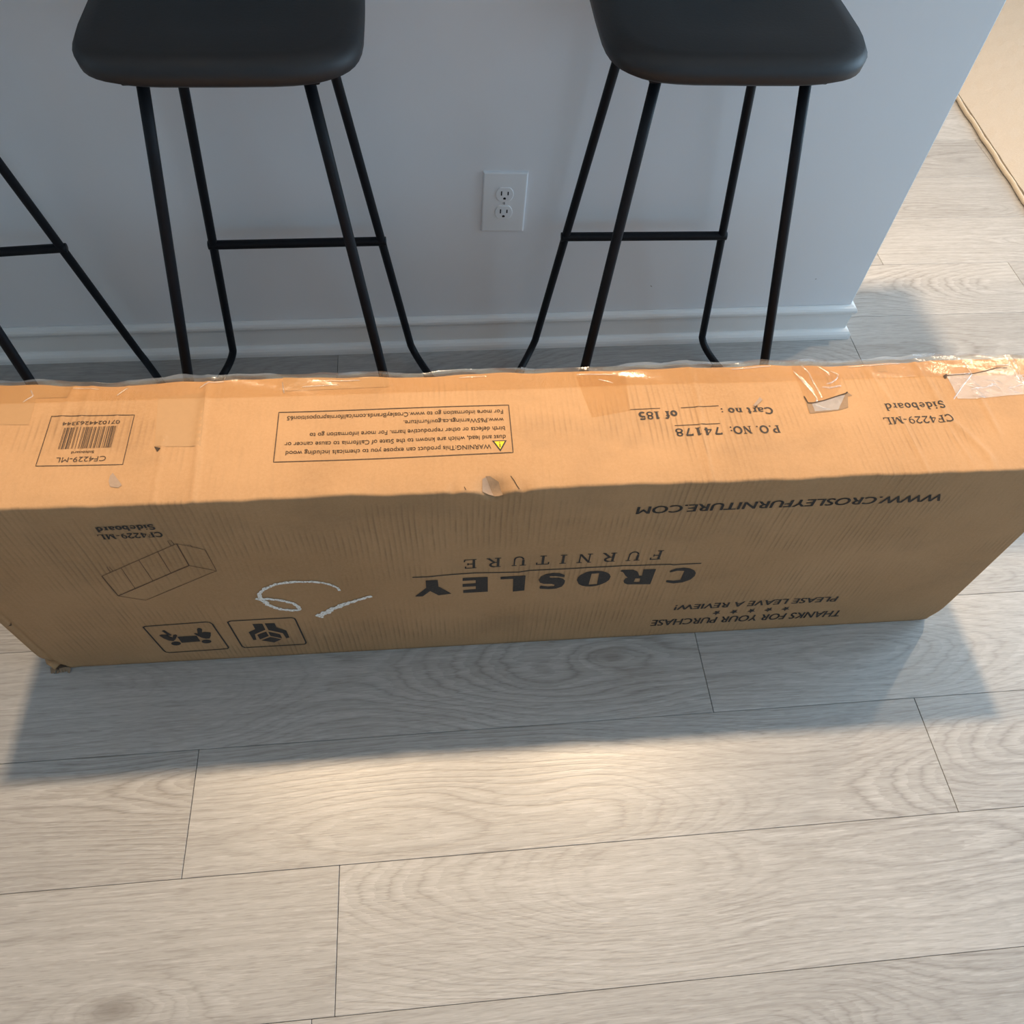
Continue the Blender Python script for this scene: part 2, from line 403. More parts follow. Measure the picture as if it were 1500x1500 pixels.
# ------------------------------------------------------------------ wall outlet
ow = tag(empty('wall_outlet', (-0.8245, 0.0, 0.3717)), 'white double power outlet with oversized cover plate on the grey wall', 'outlet')
ow.rotation_euler = (0, math.radians(1.3), 0)
bm = box_bm(-0.0425, 0.0425, -0.0055, 0.0, -0.0645, 0.0645)
bmesh.ops.bevel(bm, geom=[e for e in bm.edges if any(v.co.y < -0.005 for v in e.verts) and all(v.co.y < -0.005 for v in e.verts)], offset=0.0042, segments=4, affect='EDGES', profile=0.6)
bmo('cover_plate', bm, M['plate'], ow)
def recept_outline(r=0.0172, h=0.0142, n=40):
    return [(max(-1, min(1, 1)) * r * math.cos(a), max(-h, min(h, r * math.sin(a)))) for a in np.linspace(0, 2 * math.pi, n + 1)[:-1]]
for dz in (0.0195, -0.0195):
    ol = recept_outline(); n = len(ol)
    V = [(x, -0.0052, z) for x, z in ol] + [(x, -0.0066, z) for x, z in ol] + [(x * .95, -0.0071, z * .95) for x, z in ol]
    Fc = [tuple(2 * n + k for k in range(n))]
    for j in range(2):
        Fc += [(j * n + k, j * n + (k + 1) % n, (j + 1) * n + (k + 1) % n, (j + 1) * n + k) for k in range(n)]
    rc = obj('receptacle_face', V, Fc, M['plate'], ow, (0, 0, dz))
    for (sx, hh) in ((-0.0064, 0.0045), (0.0064, 0.0037)):
        bmo('slot', box_bm(sx - .0012, sx + .0012, -0.0074, -0.0069, 0.0026 - hh, 0.0026 + hh, .0001, 1), M['slot'], rc)
    gh = [(0.0027 * math.cos(a), (0.0027 * math.sin(a) if math.sin(a) > -0.7 else -0.0019)) for a in np.linspace(0, 2 * math.pi, 17)[:-1]]
    V = [(x, -0.0069, z - 0.0085) for x, z in gh] + [(x, -0.0074, z - 0.0085) for x, z in gh]
    obj('ground_hole', V, [tuple(16 + k for k in range(16))] + [(k, (k + 1) % 16, 16 + (k + 1) % 16, 16 + k) for k in range(16)], M['slot'], rc)
sc_ = [(0.0030 * math.cos(a), 0.0030 * math.sin(a)) for a in np.linspace(0, 2 * math.pi, 17)[:-1]]
V = [(x, -0.0054, z) for x, z in sc_] + [(x * .8, -0.0064, z * .8) for x, z in sc_]
so = obj('screw', V, [tuple(16 + k for k in range(16))] + [(k, (k + 1) % 16, 16 + (k + 1) % 16, 16 + k) for k in range(16)], M['screw'], ow)
bmo('screw_slot', box_bm(-.0004, .0004, -0.0067, -0.0063, -.0022, .0022), M['slot'], so)

# ------------------------------------------------------------------ bar stools
TR = 0.008
HB, SB, TB, HF, SF, YF, TF, ZR = 0.1992, 0.1277, 0.0813, 0.1994, 0.1263, -0.24, 0.2232, 0.3418
ZT = 0.778
def rear(sd, z): return Vector((sd * (HB - SB * z), 0.2 - TB * z, z))
def front(sd, z): return Vector((sd * (HF - SF * z), YF + TF * z, z))
def bez(a, b, c, n=8): return [a * (1 - t) ** 2 + b * 2 * t * (1 - t) + c * t * t for t in [i / n for i in range(n + 1)]]
def make_stool():
    r = empty('bar_stool', (0, 0, 0))
    for sd in (-1, 1):
        rs = Vector((sd * 0.252, 0.100, TR)); rf = Vector((sd * 0.222, -0.175, TR))
        p = [rear(sd, ZT - i * (ZT - 0.052) / 6) for i in range(6)] + bez(rear(sd, 0.052), Vector((sd * 0.205, 0.192, TR)), rs, 12)
        V, Fc = tube(p, TR); obj('leg', V, Fc, M['black'], r, smooth=True)
        p = [front(sd, ZT - i * (ZT - 0.065) / 6) for i in range(6)] + bez(front(sd, 0.065), Vector((sd * 0.201, YF, TR)), rf, 12)
        V, Fc = tube(p, TR); obj('leg', V, Fc, M['black'], r, smooth=True)
        p = bez(rs, Vector((sd * 0.272, 0.01, TR)), rf, 12)
        V, Fc = tube(p, TR); run = obj('floor_runner', V, Fc, M['black'], r, smooth=True)
        for (gx, gy) in ((sd * 0.2290, 0.150), (sd * 0.2440, -0.09)):
            V, Fc = tube([(gx - sd * .006, gy, 0.0045), (gx + sd * .0, gy, 0.0045), (gx + sd * 0.0, gy + 0.001, 0.0045)], 0.004, 10)
            bm = bmesh.new(); bmesh.ops.create_cone(bm, cap_ends=True, segments=14, radius1=0.0062, radius2=0.0055, depth=0.008)
            for v in bm.verts: v.co += Vector((gx - sd * 0.006, gy, 0.004))
            bmo('foot_glide', bm, M['rubber'], run)
    a, b = rear(-1, ZR), rear(1, ZR)
    V, Fc = tube([a + Vector((-0.0085, -0.0, 0)), a + Vector((-0.004, 0, 0)), b + Vector((0.004, 0, 0)), b + Vector((0.0085, 0, 0))], 0.0085, 16)
    obj('footrest', V, Fc, M['black'], r, smooth=True)
    # steel plate and padded seat carried by the four leg tops
    bm = box_bm(-0.12, 0.12, -0.10, 0.17, ZT - 0.004, ZT + 0.004, 0.003, 2); bmo('seat_plate', bm, M['black'], r)
    bm = bmesh.new(); n = 48; prof = [(0.93, ZT + 0.004), (1.0, ZT + 0.012), (1.01, ZT + 0.026), (0.97, ZT + 0.036), (0.85, ZT + 0.040), (0.5, ZT + 0.036)]
    rings = []
    for (s, z) in prof:
        rr = []
        for k in range(n):
            t = 2 * math.pi * k / n; c, q = math.cos(t), math.sin(t)
            e = 0.45
            rr.append(bm.verts.new((math.copysign(abs(c) ** e, c) * 0.175 * s, 0.035 + math.copysign(abs(q) ** e, q) * 0.165 * s, z)))
        rings.append(rr)
    for i in range(len(rings) - 1):
        for k in range(n): bm.faces.new((rings[i][k], rings[i][(k + 1) % n], rings[i + 1][(k + 1) % n], rings[i + 1][k]))
    bm.faces.new(rings[0][::-1]); bm.faces.new(rings[-1])
    bmo('seat', bm, M['seat'], r, smooth=True)
    return r
def copy_tree(o, parent=None):
    c = o.copy(); COL.objects.link(c); c.parent = parent
    for ch in list(o.children): copy_tree(ch, c)
    return c
STOOLS = [(-1.2175, -0.2484, 0.0051, 'black steel bar stool left of the wall outlet, behind the warning text on the box'),
          (-0.5572, -0.2473, -0.0182, 'black steel bar stool right of the wall outlet, nearest the wall end'),
          (-1.7865, -0.2610, 0.0763, 'black steel bar stool at the left edge, turned slightly, behind the barcode')]
st0 = make_stool()
for i, (x, y, a, lab) in enumerate(STOOLS):
    s = st0 if i == 0 else copy_tree(st0)
    s.location = (x, y, 0); s.rotation_euler = (0, 0, a)
    tag(s, lab, 'bar stool', 'black bar stools along the grey wall')

# ------------------------------------------------------------------ rug beyond the counter end
rug = tag(empty('rug', (0.700, 0.15, 0), math.radians(-3.6)), 'cream low-pile rug with a bound edge lying past the wall end', 'rug')
RW, RL, RH = 2.3, 2.6, 0.010
nx, ny = 60, 60
V = [(0.012 + (RW - .024) * i / nx, 0.012 + (RL - .024) * j / ny, RH + 0.0012 * math.sin(i * 1.7 + j * 2.3) * math.sin(j * 0.9)) for j in range(ny + 1) for i in range(nx + 1)]
Fc = [(j * (nx + 1) + i, j * (nx + 1) + i + 1, (j + 1) * (nx + 1) + i + 1, (j + 1) * (nx + 1) + i) for j in range(ny) for i in range(nx)]
nb = len(V)
for (x, y) in ((.012, .012), (RW - .012, .012), (RW - .012, RL - .012), (.012, RL - .012)): V.append((x, y, 0.0005))
Fc.append((nb + 3, nb + 2, nb + 1, nb))
c4 = [0, nx, (ny + 1) * (nx + 1) - 1, ny * (nx + 1)]
for k in range(4): Fc.append((nb + k, nb + (k + 1) % 4, c4[(k + 1) % 4], c4[k]))
obj('pile', V, Fc, M['rug'], rug, smooth=False)
pts = []
cs = [(0, 0), (RW, 0), (RW, RL), (0, RL), (0, 0)]
for i in range(4):
    for t in np.linspace(0, 1, 120)[:-1]:
        x = cs[i][0] + (cs[i + 1][0] - cs[i][0]) * t; y = cs[i][1] + (cs[i + 1][1] - cs[i][1]) * t
        pts.append((x + 0.0015 * math.sin(len(pts) * 0.9), y, 0.0070 + 0.0005 * math.sin(len(pts) * 2.1)))
pts.append(pts[0])
V, Fc = tube(pts, 0.0065, 10, cap=False); obj('edge_binding', V, Fc, M['bind'], rug, smooth=True)

# ------------------------------------------------------------------ cardboard box
BX, BY, PHI, BH, BW = -1.64048, -0.75588, -0.00811, 0.47092, 0.20845
U0, U1 = -0.0135, 1.5715
def g2(a, s): return math.exp(-(a / s) ** 2)
def wob(u, k): return 0.5 * math.sin(u * 11 + k) + 0.3 * math.sin(u * 27 + 2 * k) + 0.2 * math.sin(u * 61 + 3 * k)
G = {'Y':[[0.6381,0.2486],[0.6563,0.2481],[0.6568,0.228],[0.6763,0.2026],[0.6562,0.1997],[0.6435,0.215],[0.6311,0.1991],[0.6195,0.2003],[0.6378,0.2259]],'E':[[0.6939,0.2493],[0.7324,0.248],[0.7332,0.2015],[0.6946,0.2023],[0.6947,0.2114],[0.7142,0.2126],[0.7142,0.2213],[0.6937,0.2218],[0.6938,0.2306],[0.7141,0.2308],[0.7141,0.2402],[0.6939,0.2406]],'L':[[0.7521,0.2457],[0.7906,0.2457],[0.7913,0.1981],[0.773,0.1967],[0.772,0.2376],[0.7523,0.238]],'S':[[0.8518,0.2413],[0.8435,0.2474],[0.8324,0.2494],[0.8218,0.2467],[0.8146,0.2396],[0.8122,0.2289],[0.8144,0.2208],[0.821,0.2162],[0.8338,0.2146],[0.8384,0.2113],[0.8377,0.2065],[0.8282,0.2065],[0.8167,0.2109],[0.815,0.2062],[0.8158,0.2009],[0.8305,0.1977],[0.8417,0.1982],[0.8507,0.2042],[0.8538,0.2136],[0.854,0.2232],[0.8498,0.2299],[0.8432,0.2334],[0.8298,0.2347],[0.828,0.2374],[0.8294,0.2394],[0.838,0.2389],[0.8518,0.2341]],'O':[[0.8726,0.2229],[0.8732,0.2308],[0.8759,0.2383],[0.8843,0.2472],[0.8918,0.2495],[0.8995,0.25],[0.9084,0.2482],[0.916,0.2444],[0.9219,0.2386],[0.9252,0.2304],[0.9244,0.2194],[0.9206,0.2124],[0.915,0.2068],[0.9076,0.202],[0.8997,0.2002],[0.8908,0.2007],[0.8832,0.2038],[0.8768,0.2103]],'Oh':[[0.8936,0.2413],[0.9053,0.2424],[0.9066,0.2067],[0.8933,0.2064]],'R':[[0.9942,0.2469],[0.9943,0.1985],[0.9562,0.2017],[0.9506,0.2065],[0.9481,0.2138],[0.9497,0.2217],[0.9532,0.2245],[0.9477,0.232],[0.9444,0.2395],[0.9422,0.2428],[0.9376,0.2455],[0.9404,0.2495],[0.9579,0.2485],[0.9652,0.2428],[0.9691,0.234],[0.9704,0.2286],[0.9755,0.2281],[0.9742,0.2481]],'Rh':[[0.966,0.2201],[0.9745,0.2193],[0.975,0.2079],[0.9656,0.2089]],'C':[[1.0187,0.234],[1.0185,0.2402],[1.0266,0.2457],[1.0391,0.2466],[1.0495,0.2432],[1.0576,0.2365],[1.062,0.2282],[1.0627,0.2186],[1.0581,0.2068],[1.0467,0.1991],[1.0323,0.1973],[1.0189,0.2026],[1.0185,0.2098],[1.0304,0.2063],[1.0416,0.2075],[1.0415,0.2365],[1.0298,0.2385],[1.0232,0.2354]],'rule':[[0.6189,0.2603],[0.6446,0.2593],[0.6687,0.2615],[0.7124,0.2624],[0.7458,0.2595],[0.7795,0.2569],[0.7962,0.2604],[0.8423,0.26],[0.8934,0.2612],[0.9167,0.2615],[0.9399,0.2623],[0.9604,0.261],[0.9871,0.2607],[1.0141,0.2597],[1.0194,0.2571],[1.035,0.2577],[1.0638,0.2569]],'i0b':[[0.1938,0.1459],[0.2867,0.1502],[0.2926,0.1483],[0.2955,0.1415],[0.2977,0.0498],[0.2947,0.0447],[0.2884,0.0442],[0.1977,0.0411],[0.1932,0.0445],[0.1919,0.0529],[0.1897,0.1427]],'i0h1':[[0.2275,0.0756],[0.2255,0.0721],[0.2223,0.0695],[0.2184,0.0686],[0.215,0.0696],[0.2126,0.0721],[0.2119,0.0757],[0.2131,0.0795],[0.2158,0.0826],[0.2194,0.0843],[0.2231,0.0843],[0.2261,0.0825],[0.2277,0.0794]],'i0h2':[[0.2769,0.0772],[0.2751,0.0739],[0.2719,0.0715],[0.2681,0.0707],[0.2646,0.0716],[0.2621,0.074],[0.2613,0.0774],[0.2622,0.0809],[0.2648,0.0838],[0.2683,0.0854],[0.2721,0.0854],[0.2752,0.0837],[0.2769,0.0807]],'i0c':[[0.2294,0.1022],[0.2603,0.1027],[0.26,0.0801],[0.2296,0.078]],'i0l':[[0.2035,0.1105],[0.2081,0.1132],[0.2169,0.1122],[0.2124,0.127],[0.2174,0.1293],[0.2236,0.1098],[0.2203,0.1077],[0.2165,0.1076],[0.2219,0.1006],[0.2254,0.1103],[0.23,0.1115],[0.2309,0.1071],[0.2238,0.0926],[0.2188,0.0867],[0.2124,0.0889],[0.2067,0.0986]],'i0r':[[0.2581,0.1121],[0.2615,0.1127],[0.2641,0.1103],[0.2675,0.1264],[0.2702,0.1306],[0.2742,0.1293],[0.2752,0.1255],[0.2716,0.1134],[0.2761,0.1149],[0.2849,0.1118],[0.2819,0.0995],[0.2774,0.0897],[0.2711,0.0887],[0.266,0.0937],[0.261,0.1033]],'i1b':[[0.3253,0.1483],[0.4199,0.1474],[0.4242,0.1445],[0.425,0.1371],[0.4267,0.052],[0.4247,0.0468],[0.4215,0.045],[0.3236,0.045],[0.3204,0.0509],[0.3201,0.1446]],'i1l':[[0.3558,0.1331],[0.3712,0.1322],[0.3714,0.11],[0.3512,0.0954],[0.3492,0.074],[0.3441,0.0733],[0.3434,0.1046],[0.356,0.1144]],'i1r':[[0.3751,0.1327],[0.3904,0.1314],[0.3902,0.1166],[0.4033,0.1023],[0.4034,0.0751],[0.3977,0.0731],[0.396,0.0935],[0.3759,0.1082]],'i1f1':[[0.3545,0.0929],[0.3709,0.1025],[0.3717,0.0856],[0.355,0.0746]],'i1f2':[[0.3741,0.1021],[0.3909,0.0897],[0.3911,0.074],[0.3744,0.0853]],'i1f3':[[0.3563,0.0704],[0.3731,0.0815],[0.3893,0.0702],[0.3753,0.0594]],'d0':[[0.1876,0.3059],[0.1894,0.2485],[0.3112,0.3219],[0.3112,0.3787]],'d1':[[0.1876,0.3059],[0.3112,0.3787]],'d2':[[0.2203,0.3248],[0.2198,0.2675]],'d3':[[0.25,0.3426],[0.2507,0.2859]],'d4':[[0.2808,0.3612],[0.2814,0.3043]],'d5':[[0.3112,0.3787],[0.3437,0.3612],[0.3444,0.3042],[0.3112,0.3219]],'d6':[[0.3444,0.3042],[0.2224,0.2309],[0.1894,0.2485]],'d7':[[0.2026,0.3164],[0.2027,0.3285],[0.206,0.3292],[0.2071,0.3185]],'d8':[[0.3024,0.3741],[0.3019,0.3868],[0.3065,0.3875],[0.3074,0.3771]],'d9':[[0.3233,0.3723],[0.3271,0.375],[0.3291,0.3695]],'cf':[[0.3015,0.408],[0.2979,0.3968],[0.2207,0.4069],[0.2168,0.3966]],'sb':[[0.2974,0.4264],[0.2938,0.4152],[0.2245,0.4244],[0.2204,0.4135]],'k1':[[0.5069,0.2304],[0.5065,0.2375],[0.4999,0.2481],[0.4865,0.2577],[0.4699,0.2621],[0.4476,0.2635],[0.4315,0.2624],[0.419,0.259],[0.4025,0.2495],[0.3923,0.2393],[0.387,0.227],[0.3871,0.2154],[0.3991,0.2141],[0.4118,0.2092],[0.4218,0.2043],[0.4326,0.1957],[0.4373,0.183],[0.4371,0.1738],[0.4271,0.1734],[0.4112,0.1782],[0.4039,0.1837],[0.3928,0.197],[0.3892,0.2123],[0.3795,0.2177]],'k2':[[0.5534,0.2089],[0.538,0.2023],[0.52,0.1922],[0.5015,0.1805],[0.4859,0.1699],[0.4622,0.1457]],'crease7':[[0.0041,0.2084],[0.0058,0.1624],[0.0039,0.1005],[0.0041,0.0497]],'sil7':[[-0.0136,0.1709],[-0.0128,0.0915],[-0.016,0.016],[-0.0141,-0.0044]],'hole7':[[-0.0076,-0.0041],[0.0036,0.0032],[0.0119,0.002],[-0.0033,-0.0111],[-0.0149,-0.0249]],'t5a':[[1.1941,0.1314],[1.1933,0.1115],[1.2369,0.1163],[1.2535,0.1213],[1.2597,0.1423],[1.2669,0.1435],[1.2615,0.1501],[1.239,0.1412],[1.2214,0.1351],[1.2037,0.131]],'t5b':[[1.2016,0.1292],[1.2017,0.1149],[1.2372,0.1172],[1.2559,0.1444],[1.2416,0.1421],[1.2193,0.1333]],'t5dark':[[1.1942,0.144],[1.1963,0.1313],[1.2037,0.131],[1.2214,0.1351],[1.239,0.1412],[1.2583,0.1473],[1.2615,0.1501]],'t5tape':[[1.1948,0.2081],[1.241,0.2075],[1.2613,0.1841],[1.2572,0.1621],[1.2403,0.145],[1.2202,0.1361],[1.2087,0.1328],[1.1957,0.1342],[1.1947,0.1508],[1.191,0.1949]],'t5s0':[[1.193,0.1938],[1.2025,0.1692],[1.2104,0.1482],[1.2119,0.1384],[1.2087,0.1328]],'t5s1':[[1.2087,0.2056],[1.2148,0.1899],[1.2163,0.1697],[1.219,0.1518],[1.2202,0.141]],'t5s2':[[1.2331,0.2046],[1.2444,0.1888],[1.2454,0.1847]],'t5s3':[[1.249,0.1938],[1.2579,0.1832],[1.2523,0.1753],[1.2425,0.1687],[1.2352,0.167]],'t5s4':[[1.2001,0.1844],[1.2059,0.1681],[1.2124,0.152]],'t5s5':[[1.2046,0.1291],[1.214,0.121],[1.2249,0.1182]],'t5s6':[[1.2266,0.1613],[1.2379,0.1589],[1.256,0.1632]],'t6':[[1.4232,0.1775],[1.4626,0.1784],[1.4944,0.187],[1.5287,0.1919],[1.5421,0.1681],[1.5266,0.1353],[1.5021,0.1339],[1.4505,0.129],[1.4219,0.1302],[1.4234,0.1511]],'t6cut':[[1.4209,0.1763],[1.4435,0.1773],[1.4623,0.1778],[1.4891,0.1835],[1.5085,0.1889],[1.5242,0.1883]],'t6hole':[[1.4181,0.1764],[1.4248,0.1792],[1.4207,0.1703],[1.418,0.1716]],'t6s0':[[1.4611,0.2056],[1.4632,0.182],[1.463,0.1772],[1.4351,0.1507],[1.4157,0.1304]],'t6s1':[[1.4553,0.157],[1.4571,0.1357],[1.4564,0.1115],[1.4556,0.0835]],'t6s2':[[1.5327,0.2067],[1.5317,0.1942],[1.5331,0.1648]],'t6s3':[[1.5398,0.2077],[1.5391,0.1816],[1.5349,0.1527]],'t6s4':[[1.425,0.1774],[1.4438,0.1779],[1.4629,0.179]],'t6s5':[[1.5069,0.1939],[1.5274,0.1932],[1.5325,0.1992]],'q':[[0.6807,0.0041],[0.7004,0.0046],[0.7216,0.0011],[0.7376,-0.0058],[0.7485,-0.0033],[0.7642,-0.0031],[0.7735,-0.0015],[0.8044,0.0001]],'qflap':[[0.727,0.0224],[0.7299,0.015],[0.737,-0.0038],[0.7427,-0.004],[0.7485,-0.0033],[0.744,0.0143],[0.7329,0.0221]],'qwhite':[[0.7226,0.0185],[0.7278,0.0213],[0.737,-0.0028],[0.7298,-0.0004],[0.7217,0.0031]],'p5hole':[[0.2493,0.037],[0.2493,0.0456],[0.2518,0.0505],[0.2668,0.0304],[0.2632,0.0263],[0.2528,0.0282]],'p5tri':[[0.2963,0.0906],[0.3054,0.0877],[0.3017,0.0818]],'p5patch':[[0.2871,0.1766],[0.349,0.1859],[0.3563,0.0885],[0.2967,0.0912]],'p5left':[[0.0712,0.2088],[0.168,0.205],[0.1658,0.1832],[0.1254,0.1831],[0.1278,0.136],[0.0906,0.1376]],'p5c0':[[0.1705,0.2049],[0.1668,0.1375]],'p5c1':[[0.1928,0.2024],[0.1932,0.1237]],'p5c2':[[0.241,0.2039],[0.2387,0.1408]],'p5c3':[[0.3501,0.1962],[0.3496,0.1459],[0.3523,0.0918],[0.3572,0.009]],'p5c4':[[0.306,0.0908],[0.3089,0.0057]],'p7s':[[1.0374,0.2074],[1.0382,0.1602],[1.0281,0.0662],[1.0259,0.001]],'p7patch':[[0.8681,0.1955],[0.941,0.1999],[0.9367,0.1262],[0.8811,0.1168]],'p7hole':[[1.1284,0.1443],[1.131,0.1389],[1.1185,0.1272],[1.1132,0.1275]],'p8c0':[[1.3047,0.1985],[1.3194,0.1355],[1.3247,0.0732],[1.3261,0.0058]],'p8c1':[[1.3834,0.2064],[1.3909,0.1565],[1.3928,0.096],[1.41,0.0631],[1.4229,0.0284]],'p8c2':[[1.3862,0.0673],[1.3932,0.0297]]}
CREASE = [(G[k], h, s) for k, h, s in (('p5c0', .0012, .004), ('p5c1', .0010, .004), ('p5c2', .0008, .003), ('p5c3', .0020, .0045), ('p5c4', .0010, .003), ('p7s', .0014, .0035), ('p8c0', .0012, .004), ('p8c1', .0022, .006), ('p8c2', .0010, .003), ('t6s1', .0016, .004))]
CREASE = [(sorted([(p[1], p[0]) for p in c]), h, s) for c, h, s in CREASE]
CREASE = [(np.array([p[0] for p in c]), np.array([p[1] for p in c]), h, s) for c, h, s in CREASE]
def dent(u, v, z):
    """handling damage: displacement (du, dv, dz) of the carton skin"""
    du = dv = dz = 0.0
    hz = BH - z
    if hz < 0.06 and v < 0.06:                      # front top edge
        e = g2(v, .014) * g2(hz, .014)
        dz += e * (0.0018 * wob(u * 1.3, 1.0) + 0.0007 * wob(u * 5.1, 2.0) - 0.0015); dv += e * (0.0014 * wob(u * 1.7, 4.0) + 0.0006 * wob(u * 6.3, 1.0))
        k = g2(u - 0.738, 0.020)
        dz -= 0.013 * k * g2(v, .016) * g2(hz, .02); dv += 0.004 * k * g2(v, .02) * g2(hz, .010)
        k = g2(u - 0.775, 0.007); dz -= 0.004 * k * g2(v, .010) * g2(hz, .012)
        k = g2(u - 0.684, 0.006); dz -= 0.0025 * k * g2(v, .010) * g2(hz, .012)
    if hz < 0.06 and v > BW - 0.06:                 # back top edge, ragged and taped
        q = BW - v; e = g2(q, .016) * g2(hz, .016)
        dz += e * 0.0028 * wob(u * 1.1, 2.2); dv += e * 0.0030 * wob(u * 1.6, 0.7)
    if hz < 0.012:                                  # soft buckles of the top panel
        m = math.sin(math.pi * min(1, max(0, v / BW)))
        dz += 0.0022 * m * (math.sin(u * 7 + 1) * 0.6 + math.sin(u * 17 + v * 20) * 0.4)
        for vv, uu, h, s in CREASE:
            uc = np.interp(v, vv, uu)
            if abs(u - uc) < 3 * s:
                inside = 1.0 if vv[0] - .01 < v < vv[-1] + .02 else g2(min(abs(v - vv[0]), abs(v - vv[-1])), .02)
                dz += h * inside * g2(u - uc, s)
    if v < 0.012:                                   # front panel
        m = math.sin(math.pi * min(1, max(0, z / BH)))
        dv += -0.0030 * m * (0.5 + 0.5 * math.sin(u * 3.1 + 0.5)) + 0.0008 * math.sin(u * 15 + z * 9) * m
        dv += 0.0030 * g2(u - 0.0045, 0.0028)       # folded crease beside the left end
    w_ = g2(u - U0, .030) * g2(z, .035) * g2(v, .05)   # crushed lower left corner
    dz += 0.002 * w_; dv += 0.006 * w_ * math.sin(u * 160 + z * 90); du += 0.010 * w_ * (0.6 + 0.4 * math.sin(z * 240))
    w_ = g2(u - U1, .022) * g2(z, .026)                # rounded lower right corner
    du -= 0.011 * w_; dz += 0.004 * w_
    return du, dv, dz
def skin(u, v, z):
    a, b, c = dent(u, v, z); return (u + a, v + b, z + c)
def on_top(u, v, off=0.0006):
    p = skin(u, v, BH); return (p[0], p[1], p[2] + off)
def on_front(u, z, off=0.0006):
    p = skin(u, 0.0, z); return (p[0], p[1] - off, p[2])

carton = tag(empty('cardboard_box', (BX, BY, 0), PHI), 'long brown cardboard furniture box lying upside down on the wood floor', 'box')
RE = 0.0045
sec = []
for z in np.linspace(0.002, BH - RE, 62): sec.append((0.0, z))
for a in np.linspace(0, math.pi / 2, 7)[1:-1]: sec.append((RE - RE * math.cos(a), BH - RE + RE * math.sin(a)))
for v in np.linspace(RE, BW - RE, 56): sec.append((v, BH))
for a in np.linspace(0, math.pi / 2, 7)[1:-1]: sec.append((BW - RE + RE * math.sin(a), BH - RE + RE * math.cos(a)))
for z in np.linspace(BH - RE, 0.002, 12): sec.append((BW, z))
for v in np.linspace(BW - 0.004, 0.004, 6): sec.append((v, 0.0))
us = sorted(set([round(x, 5) for x in np.linspace(U0, U1, 560)] + [U0 + 0.0006, U0 + 0.0018, U0 + 0.0036, U0 + 0.006, U1 - 0.0006, U1 - 0.0018, U1 - 0.0036, U1 - 0.006]))
V = []; Fc = []; ns = len(sec); ER = 0.006
for u in us:
    q = min(u - U0, U1 - u); e = 0.0
    if q < ER: e = ER * (1 - math.sqrt(max(0, 1 - ((ER - q) / ER) ** 2)))
    for (v, z) in sec:
        V.append(skin(u, min(max(v, e), BW - e), min(max(z, e), BH - e) if z > 0.01 else z))
for i in range(len(us) - 1):
    for j in range(ns):
        a = i * ns + j; b = i * ns + (j + 1) % ns
        Fc.append((a, a + ns, b + ns, b))
Fc.append(tuple(range(ns))); Fc.append(tuple((len(us) - 1) * ns + j for j in reversed(range(ns))))
shell = obj('carton_shell', V, Fc, M['card'], carton, smooth=True)

# ---- flat print, laid on the skin
def poly(name, loops, mp, mat, parent, off=0.0006):
    L = [[Vector((p[0], p[1], 0)) for p in lp] for lp in loops]
    flat = [p for lp in loops for p in lp]
    tri = tessellate_polygon(L)
    V = [mp(p[0], p[1], off) for p in flat]
    return obj(name, V, [tuple(t) for t in tri], mat, parent)
def ribbon2d(pts, wd, closed=False, step=0.006, jag=0.0, seed=1, taper=None):
    P = [np.array(p, float) for p in pts]
    if closed: P.append(P[0])
    Q = []
    for a, b in zip(P[:-1], P[1:]):
        n = max(1, int(np.linalg.norm(b - a) / step))
        for i in range(n): Q.append(a + (b - a) * i / n)
    if not closed: Q.append(P[-1])
    rr = random.Random(seed); V = []; n = len(Q)
    for i in range(n):
        a = Q[(i - 1) % n] if closed else Q[max(i - 1, 0)]; b = Q[(i + 1) % n] if closed else Q[min(i + 1, n - 1)]
        t = (b - a) / (np.linalg.norm(b - a) + 1e-9); nn = np.array((-t[1], t[0]))
        k = 1.0 if not taper else taper[0] + (taper[1] - taper[0]) * i / (n - 1)
        V.append(Q[i] + nn * wd / 2 * k * (1 + jag * rr.uniform(-1, 1))); V.append(Q[i] - nn * wd / 2 * k * (1 + jag * rr.uniform(-1, 1)))
    Fc = [(2 * i, 2 * i + 1, 2 * i + 3, 2 * i + 2) for i in range(n - 1)]
    if closed: Fc.append((2 * n - 2, 2 * n - 1, 1, 0))
    return V, Fc
def strokes(name, lines, mp, mat, parent, off=0.0006):
    """lines: (points, width[, closed])"""
    V = []; Fc = []
    for ln in lines:
        v, f = ribbon2d(ln[0], ln[1], len(ln) > 2 and ln[2])
        b = len(V); V += [mp(p[0], p[1], off) for p in v]; Fc += [tuple(i + b for i in q) for q in f]
    return obj(name, V, Fc, mat, parent)
_cache = {}
def text_mesh(s, bold=0.0, space=1.0):
    c = bpy.data.curves.new('t', 'FONT'); c.body = s; c.size = 1.0; c.offset = bold; c.space_character = space; c.resolution_u = 4
    o = bpy.data.objects.new('t', c); COL.objects.link(o)
    dg = bpy.context.evaluated_depsgraph_get(); me = bpy.data.meshes.new_from_object(o.evaluated_get(dg))
    V = [(v.co.x, v.co.y) for v in me.vertices]; Fc = [tuple(p.vertices) for p in me.polygons]
    bpy.data.objects.remove(o); bpy.data.curves.remove(c); bpy.data.meshes.remove(me)
    return V, Fc
CAPH = max(v[1] for v in text_mesh('H')[0])
